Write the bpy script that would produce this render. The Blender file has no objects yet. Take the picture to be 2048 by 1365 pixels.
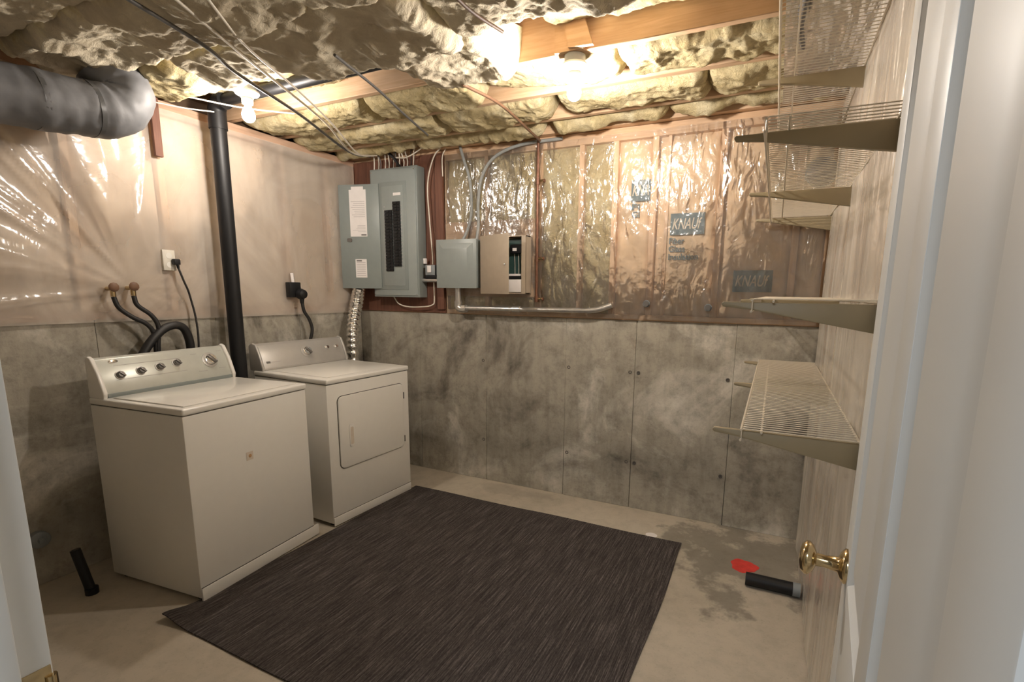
import bpy, bmesh, math, random
import numpy as np
from mathutils import Vector, Matrix, Euler
random.seed(7)
PI = math.pi
S = bpy.context.scene
COL = S.collection

# ------------------------------------------------------------------ camera
cam = bpy.data.objects.new('camera', bpy.data.cameras.new('camera'))
COL.objects.link(cam)
cam.matrix_world = (Matrix.Translation((3.119, -3.169, 1.440)) @ Matrix.Rotation(.4345, 4, 'Z') @ Matrix.Rotation(-.1690, 4, 'X')
                    @ Matrix.Rotation(-.0140, 4, 'Y') @ Matrix.Rotation(PI/2, 4, 'X'))
cam.data.sensor_width = 36.0
cam.data.lens = 998.2/2048*36
cam.data.shift_x = -55.2/2048
cam.data.shift_y = 71.7/2048
cam.data.clip_start = .02
S.camera = cam

# ------------------------------------------------------------------ light and exposure
W_ = bpy.data.worlds.new('world'); S.world = W_; W_.use_nodes = True
W_.node_tree.nodes['Background'].inputs[0].default_value = (.8, .85, .95, 1)
W_.node_tree.nodes['Background'].inputs[1].default_value = .3
BULB = 880.0                                     # emission strength of the two bulbs
BULB_COL = (1.0, .905, .81)
la = bpy.data.lights.new('hall_light', 'AREA'); la.energy = 25; la.color = (.86, .93, 1.0); la.shape = 'RECTANGLE'; la.size = .6; la.size_y = .6
lo = bpy.data.objects.new('hall_light', la); COL.objects.link(lo); lo.location = (2.85, -4.15, 2.38)
S.view_settings.view_transform = 'Standard'; S.view_settings.look = 'None'
S.view_settings.gamma = 1; S.view_settings.use_curve_mapping = False
S.view_settings.exposure = 0.28
S.cycles.max_bounces = 8; S.cycles.transparent_max_bounces = 12
S.cycles.sample_clamp_indirect = 6

# ------------------------------------------------------------------ node materials
def newmat(name):
    m = bpy.data.materials.new(name); m.use_nodes = True
    nt = m.node_tree
    return m, nt, nt.nodes['Principled BSDF']
def N(nt, t, **kw):
    n = nt.nodes.new(t)
    for k, v in kw.items():
        if k in n.inputs: n.inputs[k].default_value = v
        else: setattr(n, k, v)
    return n
def coords(nt, scale=(1, 1, 1), rot=(0, 0, 0), loc=(0, 0, 0)):
    tc = N(nt, 'ShaderNodeTexCoord'); mp = N(nt, 'ShaderNodeMapping')
    mp.inputs['Scale'].default_value = scale; mp.inputs['Rotation'].default_value = rot; mp.inputs['Location'].default_value = loc
    nt.links.new(tc.outputs['Object'], mp.inputs[0]); return mp.outputs[0]
def noise(nt, vec, scale, detail=4, rough=.55, dist=0):
    n = N(nt, 'ShaderNodeTexNoise'); n.inputs['Scale'].default_value = scale; n.inputs['Detail'].default_value = detail
    n.inputs['Roughness'].default_value = rough; n.inputs['Distortion'].default_value = dist
    nt.links.new(vec, n.inputs['Vector']); return n.outputs['Fac']
def ramp(nt, fac, stops, mode='LINEAR'):
    r = N(nt, 'ShaderNodeValToRGB'); r.color_ramp.interpolation = mode
    el = r.color_ramp.elements
    while len(el) < len(stops): el.new(.5)
    for e, (p, c) in zip(el, stops): e.position = p; e.color = (c[0], c[1], c[2], 1) if len(c) == 3 else c
    nt.links.new(fac, r.inputs[0]); return r.outputs[0]
def bump(nt, fac, strength, dist, prev=None):
    b = N(nt, 'ShaderNodeBump'); b.inputs['Strength'].default_value = strength; b.inputs['Distance'].default_value = dist
    nt.links.new(fac, b.inputs['Height'])
    if prev is not None: nt.links.new(prev, b.inputs['Normal'])
    return b.outputs[0]
def mix(nt, a, b, fac, blend='MIX'):
    m = N(nt, 'ShaderNodeMix', data_type='RGBA', blend_type=blend)
    for s, v in ((m.inputs[6], a), (m.inputs[7], b), (m.inputs[0], fac)):
        if hasattr(v, 'links'): nt.links.new(v, s)
        elif isinstance(v, tuple): s.default_value = (*v, 1)
        else: s.default_value = v
    return m.outputs[2]
def G(v): return (v, v, v)
def plain(name, col, rough=.5, metal=0, var=.06, vscale=20, bmp=0, bscale=60, coat=0, spec=.5, sheen=0):
    m, nt, p = newmat(name)
    v = coords(nt)
    f = noise(nt, v, vscale, 3)
    c = ramp(nt, f, [(.3, tuple(x*(1-var) for x in col)), (.7, tuple(min(1, x*(1+var)) for x in col))])
    nt.links.new(c, p.inputs['Base Color'])
    p.inputs['Roughness'].default_value = rough; p.inputs['Metallic'].default_value = metal
    p.inputs['Coat Weight'].default_value = coat; p.inputs['Specular IOR Level'].default_value = spec
    if bmp:
        nt.links.new(bump(nt, noise(nt, v, bscale, 4), bmp, .002), p.inputs['Normal'])
    return m
def wood(name, c1, c2, axis=0, rough=.65):
    m, nt, p = newmat(name)
    sc = [14, 14, 14]; sc[axis] = .9
    v = coords(nt, tuple(sc))
    f = noise(nt, v, 3, 6, .6, 1.2)
    c = ramp(nt, f, [(.25, c1), (.6, c2), (.8, tuple(x*.8 for x in c2))])
    f2 = noise(nt, coords(nt), 2.5, 3)
    c = mix(nt, c, ramp(nt, f2, [(.35, G(.72)), (.65, G(1))]), 1.0, 'MULTIPLY')
    nt.links.new(c, p.inputs['Base Color']); p.inputs['Roughness'].default_value = rough
    nt.links.new(bump(nt, f, .3, .002), p.inputs['Normal'])
    return m
def concrete(name, base, dark, light, rough=.85):
    m, nt, p = newmat(name)
    v = coords(nt)
    big = noise(nt, v, 1.7, 6, .62, .8)
    c = ramp(nt, big, [(.33, dark), (.46, base), (.56, base), (.70, light)])
    st = noise(nt, coords(nt, (7, 7, 1.1)), 1.6, 5, .6, .4)                      # run marks down the face
    c = mix(nt, c, ramp(nt, st, [(.38, G(.62)), (.55, G(1))]), .42, 'MULTIPLY')
    bl = noise(nt, v, 7, 8, .75)
    c = mix(nt, c, ramp(nt, bl, [(.36, G(.62)), (.52, G(1)), (.68, G(1.12))]), .8, 'MULTIPLY')
    sp = noise(nt, v, 45, 3, .6)
    c = mix(nt, c, ramp(nt, sp, [(.3, G(.75)), (.45, G(1))]), .6, 'MULTIPLY')
    # damp stain along the top edge and above the foot of the wall
    sx = N(nt, 'ShaderNodeSeparateXYZ'); nt.links.new(v, sx.inputs[0])
    ad = N(nt, 'ShaderNodeMath', operation='ADD'); nt.links.new(sx.outputs[2], ad.inputs[0])
    ml = N(nt, 'ShaderNodeMath', operation='MULTIPLY'); nt.links.new(big, ml.inputs[0]); ml.inputs[1].default_value = .55
    nt.links.new(ml.outputs[0], ad.inputs[1])
    c = mix(nt, c, ramp(nt, ad.outputs[0], [(.0, G(1)), (.40, G(1)), (.55, G(.70)), (.72, G(.82)), (.9, G(1))]), .75, 'MULTIPLY')
    nt.links.new(c, p.inputs['Base Color']); p.inputs['Roughness'].default_value = rough
    b = bump(nt, bl, .5, .006); b = bump(nt, sp, .4, .003, b)
    nt.links.new(b, p.inputs['Normal'])
    return m
def floor_mat():
    m, nt, p = newmat('floor_concrete')
    v = coords(nt)
    c = ramp(nt, noise(nt, v, 1.3, 5, .6, .3), [(.3, (.39, .345, .275)), (.55, (.47, .415, .335)), (.75, (.53, .475, .385))])
    c = mix(nt, c, ramp(nt, noise(nt, v, 12, 7, .7), [(.35, G(.78)), (.55, G(1))]), .6, 'MULTIPLY')
    c = mix(nt, c, ramp(nt, noise(nt, v, 90, 2, .5), [(.28, G(.7)), (.4, G(1))]), .4, 'MULTIPLY')
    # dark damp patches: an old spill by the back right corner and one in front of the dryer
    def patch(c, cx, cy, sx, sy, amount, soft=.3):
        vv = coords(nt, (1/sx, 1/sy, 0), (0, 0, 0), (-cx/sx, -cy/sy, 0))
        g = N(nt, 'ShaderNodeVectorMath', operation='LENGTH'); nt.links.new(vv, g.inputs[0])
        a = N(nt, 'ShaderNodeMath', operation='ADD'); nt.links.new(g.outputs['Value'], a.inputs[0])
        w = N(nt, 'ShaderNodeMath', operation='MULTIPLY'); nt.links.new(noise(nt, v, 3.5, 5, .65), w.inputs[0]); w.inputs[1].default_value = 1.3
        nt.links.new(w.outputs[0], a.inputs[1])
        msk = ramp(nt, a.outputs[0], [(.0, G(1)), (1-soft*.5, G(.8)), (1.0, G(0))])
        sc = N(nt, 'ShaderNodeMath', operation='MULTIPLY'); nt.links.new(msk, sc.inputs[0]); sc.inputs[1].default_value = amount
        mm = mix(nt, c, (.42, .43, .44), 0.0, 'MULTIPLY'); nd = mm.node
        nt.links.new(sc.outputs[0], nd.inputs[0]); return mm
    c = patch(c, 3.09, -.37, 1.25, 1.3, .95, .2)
    c = patch(c, 1.5, -.12, 1.3, .25, .35)
    nt.links.new(c, p.inputs['Base Color']); p.inputs['Roughness'].default_value = .55
    nt.links.new(bump(nt, noise(nt, v, 30, 5, .6), .15, .003), p.inputs['Normal'])
    return m
def fibre_mat(name, c_lo, c_hi, fluff_c):
    m, nt, p = newmat(name)
    v = coords(nt)
    f = noise(nt, v, 5, 6, .65, .6)
    c = ramp(nt, f, [(.32, c_lo), (.52, c_hi), (.7, fluff_c)])
    f2 = noise(nt, v, 55, 5, .7)
    c = mix(nt, c, ramp(nt, f2, [(.3, G(.72)), (.55, G(1))]), .6, 'MULTIPLY')
    nt.links.new(c, p.inputs['Base Color']); p.inputs['Roughness'].default_value = .95
    p.inputs['Specular IOR Level'].default_value = .1
    b = bump(nt, noise(nt, v, 22, 7, .75, .6), 1.0, .022); b = bump(nt, f2, .8, .006, b)
    nt.links.new(b, p.inputs['Normal'])
    return m
def dusty_mat():
    m, nt, p = newmat('dusty_glass_fibre')
    v = coords(nt)
    a = N(nt, 'ShaderNodeAttribute', attribute_name='torn')
    f = noise(nt, v, 6, 6, .65, .6)
    base = ramp(nt, f, [(.32, (.48, .41, .30)), (.55, (.60, .53, .40)), (.72, (.68, .61, .47))])
    fl = ramp(nt, noise(nt, v, 30, 5, .7, .4), [(.3, (.55, .43, .22)), (.5, (.72, .63, .40)), (.7, (.80, .75, .55))])
    w = N(nt, 'ShaderNodeMath', operation='ADD'); nt.links.new(a.outputs['Fac'], w.inputs[0])
    s_ = N(nt, 'ShaderNodeMath', operation='MULTIPLY_ADD'); nt.links.new(f, s_.inputs[0]); s_.inputs[1].default_value = 1.6; s_.inputs[2].default_value = -.8
    nt.links.new(s_.outputs[0], w.inputs[1])
    msk = ramp(nt, w.outputs[0], [(.30, G(0)), (.62, G(1))])
    c = mix(nt, base, fl, msk)
    nt.links.new(c, p.inputs['Base Color']); p.inputs['Roughness'].default_value = .95; p.inputs['Specular IOR Level'].default_value = .1
    b = bump(nt, noise(nt, v, 26, 6, .7, .5), .7, .014); nt.links.new(b, p.inputs['Normal'])
    return m
def sheet_mat(name, haze, tint, gloss_boost, scale, stretch=(1, 1, 1), rot=(0, 0, 0), rough=.13, bs=.8, bd=.012, det=5, patch=0):
    m, nt, p = newmat(name)
    nt.nodes.remove(p)
    out = nt.nodes['Material Output']
    v = coords(nt, stretch, rot)
    f = noise(nt, v, scale, det, .5, .8)
    f2 = noise(nt, coords(nt), scale*3.3, min(det, 3), .5, .6)
    b1 = N(nt, 'ShaderNodeBump'); b1.inputs['Strength'].default_value = bs; b1.inputs['Distance'].default_value = bd; nt.links.new(f, b1.inputs['Height']); b = b1.outputs[0]
    if patch:                                    # the film is crinkled in places and taut in others
        pn = ramp(nt, noise(nt, coords(nt), 2.6, 3, .6, .5), [(.38, G(.15)), (.58, G(1.0))])
        nt.links.new(pn, b1.inputs['Strength'])
    b = bump(nt, f2, bs*(.35 if patch else .6), bd*.35, b)
    tr = N(nt, 'ShaderNodeBsdfTransparent'); df = N(nt, 'ShaderNodeBsdfDiffuse'); df.inputs[0].default_value = (*tint, 1)
    nt.links.new(b, df.inputs['Normal'])
    hz = ramp(nt, f, [(.3, G(haze*.6)), (.7, G(min(1, haze*1.4)))])
    m1 = N(nt, 'ShaderNodeMixShader'); nt.links.new(hz, m1.inputs[0]); nt.links.new(tr.outputs[0], m1.inputs[1]); nt.links.new(df.outputs[0], m1.inputs[2])
    gl = N(nt, 'ShaderNodeBsdfGlossy'); gl.inputs['Roughness'].default_value = rough; nt.links.new(b, gl.inputs['Normal'])
    lw = N(nt, 'ShaderNodeFresnel'); lw.inputs[0].default_value = 1.5; nt.links.new(b, lw.inputs['Normal'])
    mm = N(nt, 'ShaderNodeMath', operation='MULTIPLY'); nt.links.new(lw.outputs[0], mm.inputs[0]); mm.inputs[1].default_value = gloss_boost; mm.use_clamp = True
    m2 = N(nt, 'ShaderNodeMixShader'); nt.links.new(mm.outputs[0], m2.inputs[0]); nt.links.new(m1.outputs[0], m2.inputs[1]); nt.links.new(gl.outputs[0], m2.inputs[2])
    nt.links.new(m2.outputs[0], out.inputs[0])
    return m
def rug_mat():
    m, nt, p = newmat('rug_weave')
    v = coords(nt, (170, 5, 1))
    f = noise(nt, v, 1.0, 4, .7, .2)
    v2 = coords(nt, (420, 60, 1)); g = noise(nt, v2, 1.0, 2, .6)
    c = ramp(nt, f, [(.32, (.022, .018, .018)), (.48, (.052, .044, .042)), (.60, (.10, .086, .081)), (.74, (.20, .178, .168))])
    c = mix(nt, c, ramp(nt, g, [(.35, G(.5)), (.6, G(1.25))]), .8, 'MULTIPLY')
    nt.links.new(c, p.inputs['Base Color']); p.inputs['Roughness'].default_value = .9; p.inputs['Specular IOR Level'].default_value = .2
    b = bump(nt, f, .6, .002); nt.links.new(b, p.inputs['Normal'])
    return m
def emit(name, col, s):
    m, nt, p = newmat(name)
    p.inputs['Emission Color'].default_value = (*col, 1); p.inputs['Emission Strength'].default_value = s; p.inputs['Base Color'].default_value = (1, 1, 1, 1)
    return m

M = dict(
 conc=concrete('cast_concrete', (.385, .355, .295), (.16, .14, .115), (.64, .605, .53)),
 floor=floor_mat(),
 stud=wood('stud_pine_upright', (.90, .66, .44), (.80, .54, .34), 2),
 joist=wood('joist_pine', (.78, .55, .36), (.64, .42, .25), 0),
 plate_y=wood('plate_pine_along_wall', (.74, .50, .35), (.62, .40, .27), 1),
 redwood=wood('dark_red_board', (.23, .095, .055), (.15, .06, .036), 2),
 subfloor=wood('subfloor_board', (.16, .10, .055), (.11, .065, .035), 1),
 yellow=fibre_mat('yellow_glass_fibre', (.54, .43, .22), (.67, .56, .33), (.79, .71, .49)),
 dusty=dusty_mat(),
 wall_fibre=fibre_mat('wall_glass_fibre', (.58, .45, .22), (.72, .60, .34), (.82, .74, .50)),
 kraft=plain('kraft_paper', (.68, .50, .32), .7, var=.22, vscale=6, bmp=.6, bscale=14),
 kraft_pale=plain('pale_kraft_paper', (.72, .57, .42), .7, var=.12, vscale=5, bmp=.5, bscale=9),
 sheet_back=sheet_mat('clear_sheet', .07, (.95, .90, .82), 3.0, 9, (1.7, 1, .6), (0, .62, 0), .19, 1.0, .022, 2, 1.1),
 sheet_left=sheet_mat('milky_sheet', .36, (.88, .79, .69), 2.0, 2.2, (1, 1, .8), (.6, 0, 0), .12, .7, .02),
 sheet_right=sheet_mat('cream_sheet', .70, (.90, .82, .70), .6, 3.2, (1, 1.7, .28), (0, 0, 0), .24, .9, .045, 3),
 sheet_top=sheet_mat('top_sheet', .10, (.95, .88, .75), 1.6, 6, (3, .5, 1), (0, 0, 0), .25, .9, .03, 2),
 ink=plain('blue_grey_ink', (.075, .13, .155), .6, var=.15, vscale=30),
 ink_pale=plain('kraft_coloured_letter', (.68, .60, .48), .6, var=.1),
 white=plain('appliance_enamel', (.80, .78, .73), .28, var=.01, coat=.3),
 console=plain('silver_green_console', (.56, .57, .52), .32, metal=.25, var=.03),
 console2=plain('silver_console', (.50, .48, .45), .34, metal=.35, var=.03),
 seam=plain('seam_shadow_gap', (.10, .09, .08), .8),
 knob=plain('grey_knob', (.20, .19, .18), .35, metal=.5),
 chrome=plain('chrome', (.80, .79, .78), .14, metal=1, var=.02),
 brass=plain('brass', (.60, .47, .27), .15, metal=1, var=.03),
 black=plain('black_plastic', (.008, .008, .009), .5, var=.1, spec=.35),
 rubber=plain('black_rubber', (.014, .013, .013), .5, var=.1),
 pvc=plain('grey_collar', (.22, .24, .25), .5),
 steel=plain('panel_grey_paint', (.235, .265, .255), .38, var=.03, spec=.5),
 steel2=plain('panel_grey_paint_light', (.27, .30, .29), .36, var=.03),
 beige=plain('beige_metal', (.40, .33, .25), .45, var=.04),
 paper=plain('label_paper', (.78, .74, .72), .6, var=.03),
 print_=plain('printed_grey', (.42, .39, .39), .6, var=.05),
 pcb=plain('dark_green_board', (.02, .05, .045), .5),
 galv=plain('galvanised_pipe', (.62, .60, .57), .30, metal=.85, var=.08, vscale=30),
 foil=plain('foil_duct', (.85, .84, .82), .16, metal=1, var=.05),
 grey_pvc=plain('grey_conduit', (.28, .29, .28), .5, var=.08),
 copper=plain('brown_copper_pipe', (.20, .095, .06), .4, metal=.5, var=.2),
 cable_w=plain('white_cable', (.72, .66, .56), .5, var=.06),
 cable_g=plain('grey_cable', (.10, .095, .09), .5, var=.1),
 ductwrap=plain('grey_duct_wrap', (.145, .145, .15), .55, var=.14, vscale=9, bmp=.8, bscale=10, spec=.35),
 ducttape=plain('duct_tape', (.08, .08, .08), .35),
 wire=plain('shelf_vinyl', (.60, .53, .42), .4, var=.02),
 bracket=plain('bracket_tan_paint', (.30, .245, .15), .45, var=.04),
 doorp=plain('door_gloss_white', (.66, .665, .65), .45, var=.015, vscale=4, bmp=.05, bscale=40),
 jamb=plain('jamb_gloss_white', (.82, .84, .84), .35, var=.02),
 drywall=plain('drywall', (.34, .31, .26), .8, var=.02, bmp=.1),
 porcelain=plain('porcelain', (.80, .78, .72), .3, var=.02),
 rug=rug_mat(),
 red=plain('red_paint', (.62, .045, .035), .6, var=.15, vscale=25),
 rust=plain('rust_mark', (.50, .30, .14), .7, var=.2, vscale=60),
 residue=plain('sticker_residue', (.68, .60, .50), .6, var=.06),
 orange=plain('orange_tag', (.65, .22, .05), .5),
 bulb=emit('bulb_glow', BULB_COL, BULB),
 bulb2=emit('bulb_glow_dimmer', BULB_COL, BULB*.56),
 brown=plain('brown_pipe_dull', (.15, .08, .045), .6, var=.2),
)

# ------------------------------------------------------------------ mesh helpers
class MB:
    def __init__(s): s.v = []; s.f = []
    def add(s, vs, fs):
        o = len(s.v); s.v += [tuple(v) for v in vs]; s.f += [tuple(i+o for i in f) for f in fs]; return s
    def box(s, a, b, mtx=None):
        x0, y0, z0 = a; x1, y1, z1 = b
        vs = [Vector(p) for p in ((x0,y0,z0),(x1,y0,z0),(x1,y1,z0),(x0,y1,z0),(x0,y0,z1),(x1,y0,z1),(x1,y1,z1),(x0,y1,z1))]
        if mtx: vs = [mtx @ v for v in vs]
        return s.add(vs, [(0,3,2,1),(4,5,6,7),(0,1,5,4),(1,2,6,5),(2,3,7,6),(3,0,4,7)])
    def tube(s, pts, r, n=10, caps=True):
        P = [Vector(p) for p in pts]; R = r if isinstance(r, (list, tuple)) else [r]*len(P)
        rings = []; up = None
        for i, p in enumerate(P):
            d = (P[min(i+1, len(P)-1)] - P[max(i-1, 0)]).normalized()
            if up is None: up = Vector((0, 0, 1)) if abs(d.z) < .9 else Vector((1, 0, 0))
            up = (up - d*up.dot(d)); up = up.normalized() if up.length > 1e-6 else d.orthogonal().normalized()
            q = d.cross(up)
            rings.append([p + (up*math.cos(2*PI*k/n) + q*math.sin(2*PI*k/n))*R[i] for k in range(n)])
        vs = [v for r_ in rings for v in r_]; fs = []
        for i in range(len(P)-1):
            for k in range(n):
                a = i*n+k; b = i*n+(k+1) % n; fs.append((a, a+n, b+n, b))
        if caps: fs += [tuple(range(n)), tuple(reversed(range((len(P)-1)*n, len(P)*n)))]
        return s.add(vs, fs)
    def lathe(s, prof, mtx=None, n=24):      # prof (r, z) about z
        vs = []; fs = []
        for r, z in prof:
            for k in range(n): vs.append(Vector((r*math.cos(2*PI*k/n), r*math.sin(2*PI*k/n), z)))
        for i in range(len(prof)-1):
            for k in range(n):
                a = i*n+k; b = i*n+(k+1) % n; fs.append((a, b, b+n, a+n))
        fs += [tuple(reversed(range(n))), tuple(range((len(prof)-1)*n, len(prof)*n))]
        if mtx: vs = [mtx @ v for v in vs]
        return s.add(vs, fs)
    def prism(s, poly, a, b, plane='xz', mtx=None):  # extrude a 2-D outline along the third axis a..b
        n = len(poly)
        def P(u, w, t): return {'xz': (u, t, w), 'yz': (t, u, w), 'xy': (u, w, t)}[plane]
        vs = [Vector(P(u, w, a)) for u, w in poly] + [Vector(P(u, w, b)) for u, w in poly]
        if mtx: vs = [mtx @ v for v in vs]
        return s.add(vs, [tuple(range(n)), tuple(reversed(range(n, 2*n)))] + [(i, i+n, (i+1) % n+n, (i+1) % n) for i in range(n)])
    def grid(s, X, Y, Z):
        h, w = X.shape
        vs = np.stack([X.ravel(), Y.ravel(), Z.ravel()], 1)
        i = np.arange(h-1)[:, None]*w + np.arange(w-1)[None]
        fs = np.stack([i, i+1, i+w+1, i+w], -1).reshape(-1, 4)
        return s.add(vs.tolist(), fs.tolist())
    def build(s, name, m, parent=None, bevel=0, seg=2, smooth=True, ang=40, loc=None):
        me = bpy.data.meshes.new(name); me.from_pydata(s.v, [], s.f)
        bm = bmesh.new(); bm.from_mesh(me)
        bmesh.ops.recalc_face_normals(bm, faces=bm.faces)
        if bevel:
            es = [e for e in bm.edges if len(e.link_faces) == 2 and e.calc_face_angle(0) > .5]
            bmesh.ops.bevel(bm, geom=es, offset=bevel, segments=seg, affect='EDGES', profile=.5, clamp_overlap=True)
        bm.to_mesh(me); bm.free()
        if smooth:
            me.shade_smooth(); me.set_sharp_from_angle(angle=math.radians(ang))
        for mm in (m if isinstance(m, (list, tuple)) else [m]): me.materials.append(mm)
        o = bpy.data.objects.new(name, me); COL.objects.link(o)
        if parent: o.parent = parent
        if loc is not None: o.location = loc
        return o
def tag(o, label=None, cat=None, group=None, kind=None):
    if label: o['label'] = label
    if cat: o['category'] = cat
    if group: o['group'] = group
    if kind: o['kind'] = kind
    return o
def thing(name, label, cat, loc=(0, 0, 0), rz=0, group=None):
    o = bpy.data.objects.new(name, None); COL.objects.link(o); o.location = loc; o.rotation_euler = (0, 0, rz)
    o.empty_display_size = .05
    return tag(o, label, cat, group)
def shade_dir(axis):
    return {'x': Matrix.Rotation(PI/2, 4, 'Y'), '-x': Matrix.Rotation(-PI/2, 4, 'Y'), 'y': Matrix.Rotation(-PI/2, 4, 'X'), '-y': Matrix.Rotation(PI/2, 4, 'X')}[axis]
def smooth_path(pts, k=8):
    P = [Vector(p) for p in pts]; P = [P[0]*2-P[1]] + P + [P[-1]*2-P[-2]]; out = []
    for i in range(1, len(P)-2):
        a, b, c, d = P[i-1:i+3]
        for j in range(k):
            t = j/k
            out.append(.5*((2*b) + (c-a)*t + (2*a-5*b+4*c-d)*t*t + (3*b-a-3*c+d)*t**3))
    out.append(P[-2]); return out
def rrect(x0, y0, x1, y1, r, n=5):
    o = []
    for cx, cy, a in ((x1-r, y1-r, 0), (x0+r, y1-r, 90), (x0+r, y0+r, 180), (x1-r, y0+r, 270)):
        for k in range(n+1):
            t = math.radians(a+90*k/n); o.append((cx+r*math.cos(t), cy+r*math.sin(t)))
    return o

# value noise on numpy grids
def vn(x, y, seed=0):
    xi = np.floor(x).astype(np.int64); yi = np.floor(y).astype(np.int64); fx = x-xi; fy = y-yi
    fx = fx*fx*fx*(fx*(fx*6-15)+10); fy = fy*fy*fy*(fy*(fy*6-15)+10)
    def h(a, b):
        n = (a*374761393 + b*668265263 + seed*974634777) & 0xffffffff
        n = ((n ^ (n >> 13))*1274126177) & 0xffffffff
        return ((n ^ (n >> 16)) & 0xffff)/65535.0
    return (h(xi, yi)*(1-fx)+h(xi+1, yi)*fx)*(1-fy) + (h(xi, yi+1)*(1-fx)+h(xi+1, yi+1)*fx)*fy
def fbm(x, y, seed=0, o=4, g=.5):
    s = 0; a = 1; t = 0
    for i in range(o): s = s+a*vn(x*2**i, y*2**i, seed+i*17); t += a; a *= g
    return s/t
def ridge(x, y, seed=0, o=4, g=.55):
    s = 0; a = 1; t = 0
    for i in range(o): s = s+a*(1-np.abs(2*vn(x*2**i, y*2**i, seed+i*31)-1)); t += a; a *= g
    return s/t
def text_part(body, size, name, m, parent, mtx, shear=0, ext=.0004, width=None, bold=0):
    cu = bpy.data.curves.new(name, 'FONT'); cu.body = body; cu.size = size; cu.extrude = ext; cu.shear = shear; cu.offset = bold
    tmp = bpy.data.objects.new('tmp', cu); COL.objects.link(tmp)
    bpy.context.view_layer.update()
    me = bpy.data.meshes.new_from_object(tmp.evaluated_get(bpy.context.evaluated_depsgraph_get()))
    bpy.data.objects.remove(tmp); me.name = name
    xs = [v.co.x for v in me.vertices]
    if width and xs:
        k = width/(max(xs)-min(xs)); x0 = min(xs)
        for v in me.vertices: v.co.x = (v.co.x-x0)*k
    me.transform(mtx); me.materials.clear(); me.materials.append(m)
    o = bpy.data.objects.new(name, me); COL.objects.link(o); o.parent = parent
    return o
MT = Matrix.Translation
FACE_Y = Matrix.Rotation(PI/2, 4, 'X')                        # text reads on a face towards -y
FACE_X = Matrix.Rotation(PI/2, 4, 'Z') @ Matrix.Rotation(PI/2, 4, 'X')   # text reads on a face towards +x

# ------------------------------------------------------------------ room shell
RX = 3.367; HC = 1.267; ZT = 2.45; YF = -2.943
fl = MB().box((-.25, -4.9, -.1), (RX+.9, .3, 0)).build('floor', M['floor']); tag(fl, kind='structure')
pm = MB(); pts = []
for k in range(28):
    a = 2*PI*k/28; r = .068*(1+.10*math.sin(3*a+1)+.06*math.sin(7*a)); pts.append((3.085+r*1.0*math.cos(a), -.455+r*1.0*math.sin(a)))
pm.prism(pts, .0002, .0012, 'xy'); o = pm.build('paint_mark', M['red'], fl); o['label'] = 'round red paint mark'
pm = MB().prism([(2.56+.035*math.cos(2*PI*k/16), -.33+.03*math.sin(2*PI*k/16)) for k in range(16)], .0002, .001, 'xy')
pm.build('plaster_spot', M['paper'], fl)

# back wall: cast concrete in form panels with joints, framing above
wb = MB().box((-.25, .03, 0), (RX+.3, .25, HC-.004)).build('wall_back', M['conc']); tag(wb, kind='structure')
xs = [-.0, .60, 1.21, 1.845, 2.33, 2.93, RX+.02]
for i in range(6):
    d = (.0, .002, .0005, .0025, .0, .002)[i]
    MB().box((xs[i]+.0008, -d, .0), (xs[i+1]-.0008, .031, HC)).build('concrete_panel', M['conc'], wb, bevel=.002, seg=1)
tiehole = MB().lathe([(.012, 0), (.012, .003), (.007, .004), (.006, .001)], Matrix.Rotation(PI/2, 4, 'X'), 12)
th0 = None
for x in (1.185, 1.87, 2.30, 2.355, 2.90):
    for z in (.32, .93):
        if th0 is None: th0 = tiehole.build('tie_hole', M['seam'], wb, loc=(x, -.0005, z))
        else:
            c = th0.copy(); c.location = (x, -.0005, z); c.parent = wb; COL.objects.link(c)
wsb = MB().box((-.2, .13, HC), (RX+.2, .16, 2.7)).build('wall_back_sheathing', M['subfloor'], wb)
wsb.name = 'sheathing'
MB().box((0, .0, HC), (RX, .12, HC+.036)).build('sill_plate', M['joist'], wb, bevel=.002, seg=1)
MB().box((0, .0, ZT-.085), (RX, .12, ZT-.012)).build('top_plate', M['joist'], wb, bevel=.002, seg=1)
studs_b = [(.02, .03), (.86, .03), (1.215, .03), (1.62, .034), (1.925, .034), (2.15, .034), (2.395, .036), (2.478, .02), (2.785, .036), (3.19, .036), (3.345, .02)]
for x, w in studs_b:
    MB().box((x-w/2, .0 if w > .021 else .006, HC+.036), (x+w/2, .12, ZT-.085)).build('stud', M['stud'], wb, bevel=.002, seg=1)
def wall_batt(x0, x1, z0, z1, m, seed, kraft=True, axis='y', lab=None, parent=None, off=.0):
    nx = max(8, int((x1-x0)/.012)); nz = max(12, int((z1-z0)/.016))
    u = np.linspace(0, 1, nx)[None]*np.ones((nz, 1)); v = np.linspace(0, 1, nz)[:, None]*np.ones((1, nx))
    X = x0+(x1-x0)*u; Z = z0+(z1-z0)*v
    edge = np.clip(np.minimum(u, 1-u)*7, 0, 1)**.6*np.clip(np.minimum(v, 1-v)*16, 0, 1)**.6
    if kraft: d = .022*edge + .010*fbm(X*7, Z*5, seed, 4)+.006*ridge(X*3, Z*9, seed+3, 3)*edge
    else: d = .022*edge + .022*fbm(X*9, Z*9, seed, 5, .6)
    D = .047-off - d
    b = MB()
    if axis == 'y': b.grid(X, D, Z)
    elif axis == 'x': b.grid(-D, X, Z)
    else: b.grid(RX+D, X, Z)
    o = b.build('insulation_batt', m, parent, ang=180)
    if lab: o['label'] = lab
    return o
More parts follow.
